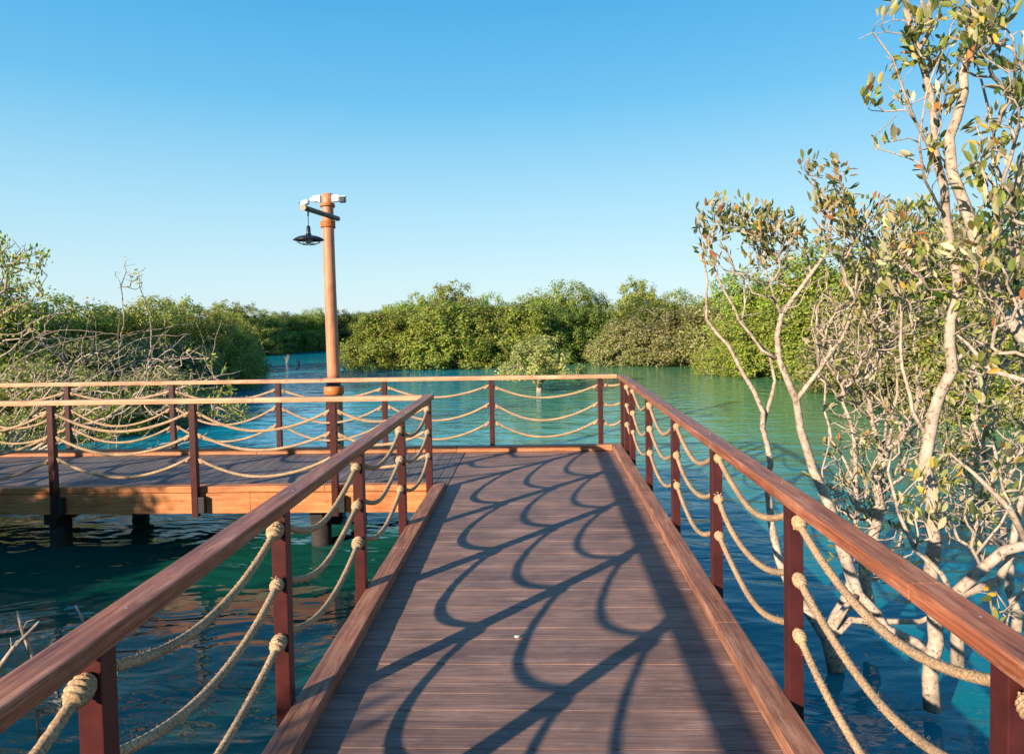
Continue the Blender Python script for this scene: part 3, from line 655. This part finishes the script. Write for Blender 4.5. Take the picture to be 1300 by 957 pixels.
# far left shore
for px, Y, yt, k, lb in [
 (292, 50, 372, 'tall2', 'far left shore mangrove rising just behind the end of the near left bank'),
 (318, 51, 377, 'tall2', 'yellow green far shore mangrove, second from the end of the left bank'),
 (345, 54, 388, 'tall', 'far shore mangrove in the middle of the gap left of the lamp post'),
 (372, 57, 390, 'dark', 'dark far shore mangrove a little left of the lamp post'),
 (398, 59, 387, 'tall', 'far shore mangrove immediately left of the lamp post'),
 (426, 62, 388, 'dark', 'far shore mangrove showing right behind the lamp post'),
 (446, 64, 392, 'tall', 'far shore mangrove immediately right of the lamp post'),
 (466, 66, 393, 'tall2', 'far shore mangrove half hidden by the left tip of the central shore'),
 (490, 66, 394, 'dark', 'far shore mangrove peeping over the low left tip of the central shore')]:
    mangrove(k, px, Y, hh(yt, Y), lb, G2, 1.05)
for i_, px in enumerate(range(280, 480, 24)):
    mangrove(('dark', 'round', 'brown')[i_ % 3], px, 52 + (px - 280) * 0.06, 2.2, 'low undergrowth mangrove at the far left waterline, one of an even row', 'low mangroves at the far left waterline', 1.2)
for i_, px in enumerate(range(290, 520, 30)):
    mangrove(('tall', 'dark')[i_ % 2], px, 74, 3.3, 'mangrove in the back of the far left wood, seen only through gaps', B2, 1.4)
# right shore
mangrove('yellow', 930, 28.5, hh(412, 28.5), 'bright green bush at the waterline at the left end of the right shore', G3, 1.15)
mangrove('round', 985, 27.5, hh(405, 27.5), 'dense bright green bush behind the slender two stemmed tree', G3, 1.2)
mangrove('round', 1045, 27, hh(392, 27), 'bright bush on the right shore between the slender tree and the twiggy thicket', G3, 1.2)
for px, Y, yt, k, wd, lb in [
 (905, 38, 382, 'tall', 1.0, 'crown rising behind the left end of the right shore'),
 (965, 32, 352, 'tall', 1.0, 'tall crown on the right shore behind the leafy slender branches'),
 (1020, 32, 332, 'tall2', 1.05, 'tall yellow green crown on the right shore behind the forked tree'),
 (1080, 29, 322, 'tall', 1.1, 'big crown on the right shore left of the tall straight trunk'),
 (1150, 24, 312, 'tall2', 1.2, 'big crown on the right shore directly behind the tall straight trunk'),
 (1215, 22, 305, 'tall', 1.2, 'big crown on the right shore just right of the tall straight trunk'),
 (1290, 20, 296, 'tall', 1.3, 'big crown on the right shore at the right edge of the picture'),
 (1110, 21, 400, 'brown', 1.1, 'low brown twiggy mangrove on the right shore left of the straight trunk'),
 (1190, 17.5, 400, 'brown', 1.1, 'low brown twiggy mangrove on the right shore behind the straight trunk'),
 (1265, 16, 385, 'yellow', 1.1, 'low green mangrove on the right shore near the right edge')]:
    mangrove(k, px, Y, hh(yt, Y), lb, G3, wd)
for i_, px in enumerate(range(960, 1340, 42)):
    mangrove(('tall', 'dark')[i_ % 2], px, 40 - (px - 960) * 0.02, hh(360, 38), 'mangrove in the back of the right wood, seen only through gaps', B3, 1.4)
# near left bank
for px, Y, yt, k, wd, lb in [
 (300, 29, 408, 'dark', 0.85, 'dark leafy mangrove whose skirt ends the near left bank over the water'),
 (276, 27.5, 392, 'yellow', 0.95, 'leafy mangrove second from the water end of the near left bank'),
 (255, 25, 384, 'yellow', 1.0, 'yellow tipped mangrove on the near left bank, right of the bare tall twigs'),
 (228, 26, 368, 'tall2', 0.95, 'high rounded crown on the near left bank, right of the bare tall twigs'),
 (190, 23, 366, 'yellow', 1.0, 'yellow green crown behind the bare tall twigs on the near left bank'),
 (140, 22, 376, 'tall2', 1.0, 'mangrove on the near left bank just left of the bare tall twigs'),
 (95, 20, 370, 'tall2', 1.0, 'mangrove on the near left bank a little in from the left edge'),
 (50, 19, 362, 'yellow', 1.1, 'leafy mangrove on the near left bank close to the left edge'),
 (-10, 17.5, 345, 'yellow', 1.1, 'leafy mangrove cut by the left edge of the picture'),
 (-60, 16, 335, 'tall', 1.1, 'mangrove just past the left edge, only its right side branches showing'),
 (215, 21, 425, 'brown', 1.0, 'low brown twiggy mangrove at the foot of the near left bank, furthest right'),
 (145, 18.5, 425, 'brown', 1.0, 'low brown twiggy mangrove at the foot of the near left bank, in the middle'),
 (65, 17, 420, 'brown', 1.1, 'low brown twiggy mangrove at the foot of the near left bank, near the left edge')]:
    mangrove(k, px, Y, hh(yt, Y), lb, G4, wd)
for i_, (px, Y) in enumerate(((270, 34), (225, 33), (180, 30), (130, 29), (80, 28), (30, 27), (-20, 26))):
    mangrove(('tall', 'tall2')[i_ % 2], px, Y, hh(386, Y), 'mangrove in the back of the near left bank, seen only through gaps', B4, 1.3)
# trees behind the camera's left shoulder that dapple the side boardwalk
for i_, (x, y) in enumerate(((-9.6, 1.4), (-12.6, 1.6), (-7.4, -0.4), (-5.4, -2.4), (-4.0, -4.8), (-10.5, -1.5))):
    mangrove('dark', 0, y, (3.3, 3.4, 2.9, 2.8, 2.7, 3.4)[i_], 'mangrove standing out of view on the left that dapples the side boardwalk', 'mangroves left of the viewer', 1.0, x=x)

# ------------------------------------------------------------------ detailed near trees
def near_tree(name, label, cat, root, limbs, tips, leafy, per, L=(0.055, 0.09), pal=NEARPAL, rt=0.0028, spread=0.06, seed=0, bal=0.25, group=None, extra_bare=None, seg=0.09, jit=0.006, bark='bark'):
    """limbs: list of (start point or None, pts, r0, r1); tips: array of twig ends; leafy: fraction of tips with leaves"""
    global rng; rng = np.random.default_rng(500 + seed)
    sk = Skel(); sk.node(root, -1, limbs[0][2])
    for st, pts, r0, r1 in limbs:
        s_ = 0 if st is None else sk.nearest(st); sk.limb(pts, r0, r1, s_)
    sk.grow(tips, bal=bal, seg=seg, jit=jit)
    o = empty(name, tuple(root), label, cat, group)
    mb = MB(); sk.wood(mb, rt, 0.42, 0.03, 9, 5); mb.build('trunk', M[bark], o, True)
    tp = [t for t in sk.tips if leafy(sk.P[t])]
    if tp:
        me = tip_leaves(sk, tp, per, spread, L[0], L[1], pal, True)
        co_ = np.empty(len(me.vertices) * 3); me.vertices.foreach_get('co', co_); co_ = co_.reshape(-1, 3) - np.asarray(root); me.vertices.foreach_set('co', co_.ravel()); me.update()
        c = bpy.data.objects.new('crown', me); C.objects.link(c); c.parent = o
    return o
def cloud(specs, seed, mult=1.0):
    """specs: (px, py, Y, rx_px, ry_px, dY, count)"""
    r = np.random.default_rng(900 + seed); out = []
    for px, py, Y, rx, ry, dY, n in specs:
        for _ in range(int(n * mult)):
            q_ = r.normal(0, 1, 3); q_ /= np.linalg.norm(q_); q_ *= r.uniform(0, 1) ** 0.4
            out.append(at(px + q_[0] * rx, py + q_[1] * ry, Y + q_[2] * dY))
    return np.array(out)

# tall straight trunk
D = 4.15
near_tree('mangrove_tree', 'tall mangrove with a straight pale trunk rising beyond the right railing', 'mangrove',
  at(1184, 900, D), [
  (None, [at(1184, 860, D), at(1186, 760, D), at(1182, 660, D), at(1178, 590, D + .02), at(1186, 530, D), at(1203, 465, D - .02), at(1210, 403, D), at(1216, 350, D + .02), at(1204, 275, D), at(1196, 240, D - .05), at(1186, 180, D - .1), at(1183, 125, D - .1), at(1160, 68, D - .15), at(1146, 0, D - .2), at(1140, -60, D - .2)], 0.047, 0.012),
  (at(1178, 560, D), [at(1160, 520, D + .1), at(1146, 470, D + .15), at(1141, 400, D + .2), at(1135, 350, D + .1), at(1115, 300, D)], 0.013, 0.006),
  (at(1160, 68, D - .15), [at(1175, 40, D - .2), at(1180, 0, D - .25), at(1192, -40, D - .3)], 0.014, 0.008),
  (at(1186, 200, D - .1), [at(1165, 150, D - .2), at(1150, 110, D - .3), at(1135, 70, D - .3), at(1110, 45, D - .35), at(1090, 50, D - .35)], 0.010, 0.003),
  (at(1203, 275, D), [at(1170, 230, D - .3), at(1160, 180, D - .4), at(1170, 120, D - .5), at(1200, 60, D - .5)], 0.009, 0.004),
  ], cloud([(1130, 130, D - .2, 30, 35, .2, 12), (1150, 40, D - .2, 45, 55, .3, 24), (1200, 90, D - .2, 40, 80, .3, 22), (1180, 10, D - .3, 60, 40, .3, 20), (1120, 180, D - .3, 15, 20, .2, 5),
            (1190, 200, D - .1, 40, 50, .3, 14), (1150, 330, D, 50, 60, .3, 34), (1225, 330, D - .1, 40, 60, .3, 26), (1240, 420, D, 30, 40, .3, 8), (1180, 640, D, 55, 60, .3, 12)], 1, 1.7),
  lambda p: random.random() < 0.42, 5, (0.05, 0.085), seed=1, rt=0.0019)
# big right hand tree with limbs crossing the corner
D = 3.9
near_tree('mangrove_tree', 'big mangrove leaning in from the right edge with its upper limbs across the top corner', 'mangrove',
  at(1400, 900, 3.7), [
  (None, [at(1385, 700, 3.7), at(1360, 560, 3.75), at(1330, 470, 3.8), at(1300, 430, D), at(1271, 390, D), at(1255, 362, D), at(1238, 316, D), at(1227, 262, D), at(1206, 215, D), at(1208, 177, D), at(1227, 90, D), at(1236, 54, D), at(1266, 0, D), at(1280, -50, D)], 0.06, 0.016),
  (at(1290, 420, D), [at(1294, 380, D + .1), at(1295, 321, D + .1), at(1284, 275, D + .1), at(1290, 240, D), at(1305, 200, D), at(1310, 120, D), at(1300, 40, D)], 0.030, 0.012),
  (at(1330, 470, 3.8), [at(1300, 480, 3.8), at(1257, 463, 3.9), at(1230, 441, 4.0), at(1215, 425, 4.0)], 0.019, 0.008),
  (at(1227, 90, D), [at(1250, 50, D - .3), at(1285, 60, D - .5), at(1310, 110, D - .5)], 0.012, 0.006),
  (at(1284, 275, D + .1), [at(1262, 200, D), at(1258, 140, D - .1), at(1240, 80, D)], 0.012, 0.005),
  ], cloud([(1250, 40, D - .3, 50, 60, .4, 55), (1290, 120, D - .3, 30, 70, .4, 42), (1250, 200, D - .2, 45, 60, .3, 36), (1280, 270, D - .2, 40, 50, .3, 34), (1240, 330, D - .2, 50, 50, .3, 34), (1280, 380, D - .1, 40, 50, .3, 24), (1230, -20, D - .2, 60, 30, .3, 20), (1270, 480, D, 40, 60, .3, 12)], 2, 1.5),
  lambda p: random.random() < 0.42, 5, (0.052, 0.09), seed=2, rt=0.0019)
# slender two-stemmed tree nearest the rail
D = 5.0
near_tree('mangrove_tree', 'slender pale mangrove forking low beyond the fourth right post, leafy only at its top', 'mangrove',
  at(1062, 850, 4.7), [
  (None, [at(1050, 810, 4.75), at(1075, 760, 4.8), at(1078, 715, 4.85), at(1056, 649, 4.9), at(1034, 597, 5), at(1018, 546, 5), at(1016, 511, 5), at(990, 455, 5), at(991, 398, 5), at(1009, 373, 5), at(1048, 320, 4.95), at(1056, 280, 4.9)], 0.052, 0.010),
  (at(1050, 810, 4.75), [at(1015, 760, 4.85), at(991, 709, 4.9), at(974, 661, 5), at(974, 631, 5), at(979, 584, 5.05), at(970, 540, 5.1), at(956, 497, 5.1), at(920, 440, 5.1), at(896, 405, 5.1), at(897, 355, 5.1), at(892, 309, 5.1)], 0.034, 0.005),
  (at(970, 540, 5.1), [at(984, 479, 5.1), at(978, 450, 5.1), at(938, 410, 5.1), at(945, 387, 5.1), at(938, 345, 5.1)], 0.016, 0.006),
  (at(990, 455, 5), [at(967, 440, 5), at(940, 405, 5.05), at(910, 350, 5.1), at(900, 300, 5.1)], 0.014, 0.005),
  (at(1016, 511, 5), [at(1038, 469, 4.95), at(1070, 426, 4.9), at(1085, 380, 4.8), at(1090, 330, 4.8)], 0.018, 0.006),
  (at(991, 398, 5), [at(975, 360, 5), at(960, 320, 5), at(950, 285, 5)], 0.011, 0.004),
  (at(1078, 715, 4.85), [at(1094, 754, 4.7), at(1130, 793, 4.6), at(1184, 832, 4.5)], 0.035, 0.026),
  (at(1050, 810, 4.75), [at(1080, 793, 4.7), at(1139, 790, 4.65), at(1190, 778, 4.6), at(1215, 745, 4.6)], 0.026, 0.013),
  (at(1094, 754, 4.7), [at(1072, 770, 4.6), at(1046, 800, 4.5)], 0.02, 0.014),
  ], cloud([(930, 275, D, 45, 28, .3, 46), (975, 290, D, 40, 35, .3, 48), (905, 300, D, 20, 45, .3, 22), (1000, 310, D, 30, 40, .3, 30), (960, 340, D, 50, 45, .3, 42), (1060, 240, 4.7, 30, 40, .2, 30), (1030, 210, 4.7, 12, 25, .1, 8), (1070, 290, 4.7, 40, 45, .3, 48), (1010, 380, 5, 60, 45, .3, 26), (900, 390, 5.1, 16, 30, .2, 5), (1060, 380, 4.9, 45, 50, .3, 32)], 3, 1.7),
  lambda p: p[2] > 2.15 and random.random() < 0.45, 4.5, (0.045, 0.085), seed=3, rt=0.002)
# twiggy thicket left of the straight trunk
D = 5.3
near_tree('mangrove_shrub', 'tangled brown twiggy mangrove shrub between the forked tree and the straight trunk', 'mangrove',
  at(1104, 790, 5.1), [
  (None, [at(1100, 720, 5.1), at(1108, 678, 5.15), at(1117, 643, 5.2), at(1112, 608, 5.25), at(1130, 572, 5.3), at(1157, 534, 5.3), at(1165, 480, 5.3)], 0.05, 0.016),
  (at(1117, 643, 5.2), [at(1119, 570, 5.35), at(1105, 532, 5.4), at(1090, 480, 5.4), at(1060, 440, 5.4)], 0.026, 0.009),
  (at(1100, 720, 5.1), [at(1089, 670, 5.1), at(1087, 620, 5.1), at(1082, 560, 5.15), at(1070, 510, 5.2), at(1040, 470, 5.2)], 0.022, 0.007),
  (at(1112, 608, 5.25), [at(1150, 540, 5.5), at(1200, 500, 5.7), at(1240, 470, 5.8)], 0.014, 0.006),
  (at(1130, 572, 5.3), [at(1140, 500, 5.2), at(1135, 430, 5.2), at(1150, 370, 5.2)], 0.013, 0.005),
  (at(1087, 620, 5.1), [at(1060, 560, 5.3), at(1045, 500, 5.4), at(1062, 430, 5.5), at(1050, 370, 5.5)], 0.012, 0.004),
  (at(1119, 570, 5.35), [at(1128, 520, 5.6), at(1100, 450, 5.8), at(1118, 380, 5.8), at(1105, 320, 5.8)], 0.013, 0.004),
  (at(1100, 720, 5.1), [at(1060, 660, 5.0), at(1044, 600, 5.0), at(1052, 540, 5.0)], 0.012, 0.004),
  (at(1130, 572, 5.3), [at(1175, 520, 5.6), at(1160, 440, 5.8), at(1178, 360, 5.8)], 0.013, 0.004),
  (at(1105, 532, 5.4), [at(1080, 500, 5.3), at(1050, 460, 5.2), at(1030, 410, 5.2), at(1040, 350, 5.2)], 0.012, 0.004)],
  cloud([(1080, 430, D, 60, 70, .7, 220), (1130, 380, D, 70, 80, .7, 280), (1130, 520, D, 80, 70, .7, 240), (1075, 600, D, 40, 70, .5, 110), (1120, 700, D, 60, 50, .5, 60), (1130, 290, D, 60, 45, .6, 120), (1190, 300, D + .3, 60, 60, .6, 110), (1090, 640, D, 50, 60, .5, 90), (1140, 600, D, 90, 90, .5, 150)], 4, 1.6),
  lambda p: (p[2] > 1.9 and random.random() < 0.36) or random.random() < 0.12, 4, (0.045, 0.085), NEARPAL, rt=0.0021, seed=4, bal=0.2, jit=0.009)
# thicket right of the straight trunk
D = 5.6
near_tree('mangrove_shrub', 'tangled twiggy mangrove shrub right of the straight trunk, reaching the right edge', 'mangrove',
  at(1290, 800, 5.2), [
  (None, [at(1280, 720, 5.3), at(1262, 650, 5.4), at(1258, 600, 5.5), at(1240, 540, 5.6), at(1235, 480, 5.6)], 0.035, 0.010),
  (at(1262, 650, 5.4), [at(1290, 590, 5.5), at(1300, 520, 5.6), at(1295, 450, 5.6)], 0.02, 0.008),
  (at(1258, 600, 5.5), [at(1214, 586, 5.4), at(1170, 561, 5.3), at(1132, 521, 5.2), at(1102, 494, 5.2)], 0.018, 0.009)],
  cloud([(1230, 430, D, 55, 70, .7, 220), (1285, 400, D, 50, 80, .7, 200), (1250, 540, D, 60, 60, .6, 200), (1220, 620, D, 60, 50, .5, 60), (1260, 320, D, 50, 50, .6, 90), (1210, 560, D, 50, 70, .5, 100), (1250, 640, D - .4, 60, 60, .5, 90)], 5, 1.6),
  lambda p: (p[2] > 1.9 and random.random() < 0.38) or random.random() < 0.18, 4, (0.045, 0.085), NEARPAL, rt=0.0021, seed=5, bal=0.2, jit=0.009)
# low sprawling limbs above the water, lower right
D = 3.9
near_tree('mangrove_tree', 'mangrove with thick low limbs sprawling over the water at the lower right', 'mangrove',
  at(1216, 850, 3.9), [
  (None, [at(1214, 800, 3.9), at(1212, 757, 3.9), at(1248, 723, 3.85), at(1300, 690, 3.8), at(1350, 670, 3.8)], 0.036, 0.024),
  (at(1212, 757, 3.9), [at(1225, 751, 3.9), at(1268, 735, 3.95), at(1282, 700, 4), at(1292, 660, 4), at(1300, 620, 4)], 0.028, 0.016),
  (at(1212, 757, 3.9), [at(1190, 725, 3.9), at(1164, 695, 3.95), at(1141, 648, 4), at(1132, 600, 4.05), at(1133, 570, 4.1)], 0.017, 0.006),
  (at(1300, 690, 3.8), [at(1280, 650, 3.8), at(1259, 625, 3.8), at(1234, 600, 3.85), at(1205, 575, 3.9)], 0.019, 0.008),
  (at(1248, 723, 3.85), [at(1237, 703, 3.85), at(1273, 664, 3.8), at(1283, 640, 3.8)], 0.011, 0.005),
  (at(1300, 690, 3.8), [at(1300, 745, 3.75), at(1276, 768, 3.8), at(1262, 748, 3.8)], 0.014, 0.008)],
  cloud([(1230, 660, 3.9, 60, 40, .2, 26), (1285, 600, 3.9, 25, 50, .2, 18), (1270, 780, 3.8, 40, 40, .2, 10), (1180, 640, 4, 40, 50, .2, 12)], 6, 1.5),
  lambda p: random.random() < 0.3, 3.5, (0.05, 0.09), seed=6)
# near left arching bare bush
D = 11.5
for px, Y, yt, k, wd, lb in [
 (30, 14.5, 455, 'brown', 1.2, 'low twiggy mangrove filling the view between the left railings, nearest the left edge'),
 (120, 15, 462, 'yellow', 1.2, 'low leafy mangrove behind the left railings and the pale arching twigs'),
 (205, 16.5, 462, 'brown', 1.15, 'low twiggy mangrove behind the left railings, last before the open water')]:
    mangrove(k, px, Y, hh(yt, Y), lb, G4, wd)
arcs = [[at(6, 572, D), at(21, 541, D), at(61, 520, D), at(90, 497, D), at(130, 474, D), at(180, 440, D + .5)],
        [at(84, 554, D), at(104, 539, D), at(155, 524, D), at(180, 491, D), at(190, 465, D), at(237, 425, D + .3)],
        [at(60, 500, D), at(105, 453, D), at(150, 443, D), at(156, 400, D), at(154, 365, D), at(160, 345, D)],
        [at(150, 520, D), at(186, 483, D), at(192, 415, D), at(180, 375, D), at(176, 345, D)],
        [at(120, 540, D), at(176, 497, D), at(203, 473, D), at(257, 439, D + .4)],
        [at(60, 560, D), at(120, 520, D), at(200, 500, D), at(270, 480, D), at(310, 470, D + .3)],
        [at(-20, 480, D), at(20, 440, D), at(40, 410, D), at(90, 395, D)]]
for k_ in range(13):
    s0 = random.uniform(-60, 150); dx = random.uniform(110, 220); y1 = random.uniform(395, 505); DD = D + random.uniform(-0.8, 2.0)
    arcs.append([at(s0, 585, DD), at(s0 + dx * random.uniform(.12, .3), 585 - (585 - y1) * random.uniform(.4, .62), DD), at(s0 + dx * random.uniform(.45, .65), 585 - (585 - y1) * random.uniform(.7, .98), DD + .1), at(min(s0 + dx, 300), y1 + random.uniform(-10, 22), DD + .3)])
for k_ in range(9):
    s0 = 90 + 22 * k_ + random.uniform(-8, 8); y1 = random.uniform(375, 420); DD = D + random.uniform(0, 1.5)
    arcs.append([at(s0 - 30, 560, DD), at(s0 + random.uniform(-8, 12), 500, DD), at(s0 + random.uniform(-14, 14), 450, DD + .1), at(s0 + random.uniform(-18, 22), y1, DD + .1)])
rootp = at(-10, 600, D); rootp[2] = WATER - 0.1
near_tree('mangrove_shrub', 'sprawling pale twigged mangrove arching over the water behind the left railings', 'mangrove', rootp,
  [(None, a, 0.028, 0.007) for a in arcs[:7]] + [(None, a, 0.014, 0.004) for a in arcs[7:]],
  cloud([(110, 480, D, 110, 40, 1.0, 180), (200, 460, D, 80, 40, .8, 150), (60, 430, D, 70, 50, 1.0, 130), (230, 510, D, 90, 25, .7, 120), (120, 540, D, 120, 30, .8, 120), (150, 490, D, 160, 50, 1.2, 260), (165, 350, D, 25, 25, .2, 30), (300, 525, D, 30, 14, .4, 34)], 7),
  lambda p: (p[0] > -5.6 and random.random() < .9) or random.random() < 0.06, 6, (0.05, 0.09), YELPAL, rt=0.0034, seed=7, spread=0.12, bal=0.12, seg=0.2, jit=0.008)
near_tree('mangrove_tree', 'taller mangrove at the left edge whose leafy top stands above the bank', 'mangrove', at(-60, 620, 10.5) * np.array([1, 1, 0]) + np.array([0, 0, WATER - 0.1]),
  [(None, [at(-50, 520, 10.5), at(-30, 440, 10.5), at(-20, 380, 10.5), at(0, 330, 10.5)], 0.05, 0.012),
   (at(-30, 440, 10.5), [at(0, 400, 10.5), at(40, 380, 10.5), at(60, 350, 10.5)], 0.02, 0.008)],
  cloud([(5, 325, 10.5, 30, 28, .5, 70), (40, 335, 10.5, 28, 25, .4, 34), (20, 390, 10.5, 50, 50, .7, 110), (-40, 400, 10.5, 60, 80, .8, 100)], 8),
  lambda p: random.random() < 0.5, 8, (0.05, 0.09), YELPAL, rt=0.0045, seed=8, spread=0.12, bal=0.15, seg=0.2, jit=0.012)
# dry twigs poking out of the water, lower left
for seed, pts, lb in ((9, [(22, 775, 3.6), (28, 800, 3.6), (42, 835, 3.55)], 'thin upright dry twig in the dark water at the lower left'),
                      (10, [(-10, 860, 3.4), (15, 825, 3.5), (44, 795, 3.6), (50, 788, 3.6)], 'slanting forked dry twig in the water at the lower left corner'),
                      (11, [(96, 768, 4.3), (106, 790, 4.3), (112, 800, 4.3)], 'short dry twig tip showing just above the near left handrail')):
    P_ = [at(*p) for p in pts]; m = MB(); n_ = len(P_)
    m.tube(P_, np.linspace(0.006, 0.012, n_) if seed != 10 else np.linspace(0.016, 0.005, n_), 6)
    mid = P_[1]; m.tube([mid, mid + np.array([0.03, 0, 0.05]), mid + np.array([0.07, 0.01, 0.06])], [0.004, 0.003, 0.002], 5); m.tube([mid, mid + np.array([-0.02, 0.02, 0.06])], [0.004, 0.002], 5)
    e = P_[-1] if seed != 10 else P_[0]
    m.tube([e, e + np.array([0.02, 0, -0.5])], 0.01, 5)
    tag(m.build('dry_twig', M['bark'], None, True), lb, 'twig', 'dry twigs in the water')
# seedlings far out
for px, py, lb in ((364, 462, 'tiny mangrove seedling in the water left of the lamp post, leftmost of two'), (380, 465, 'tiny mangrove seedling in the water nearest the lamp post on its left')):
    g_ = ray(px, py); g_ = np.array([0, 0, EYE]) + g_ * ((WATER - EYE) / g_[2]); m = MB()
    for k in range(7):
        a = random.uniform(0, 6.28); t_ = g_ + np.array([math.cos(a) * 0.18, math.sin(a) * 0.1, random.uniform(0.3, 0.6)]); m.tube([g_ - [0, 0, .2], (g_ + t_) / 2 + [0, 0, 0.05], t_], [0.02, 0.015, 0.01], 4)
    tag(m.build('mangrove_seedling', M['bark'], None, True), lb, 'seedling', 'mangrove seedlings in the far water')
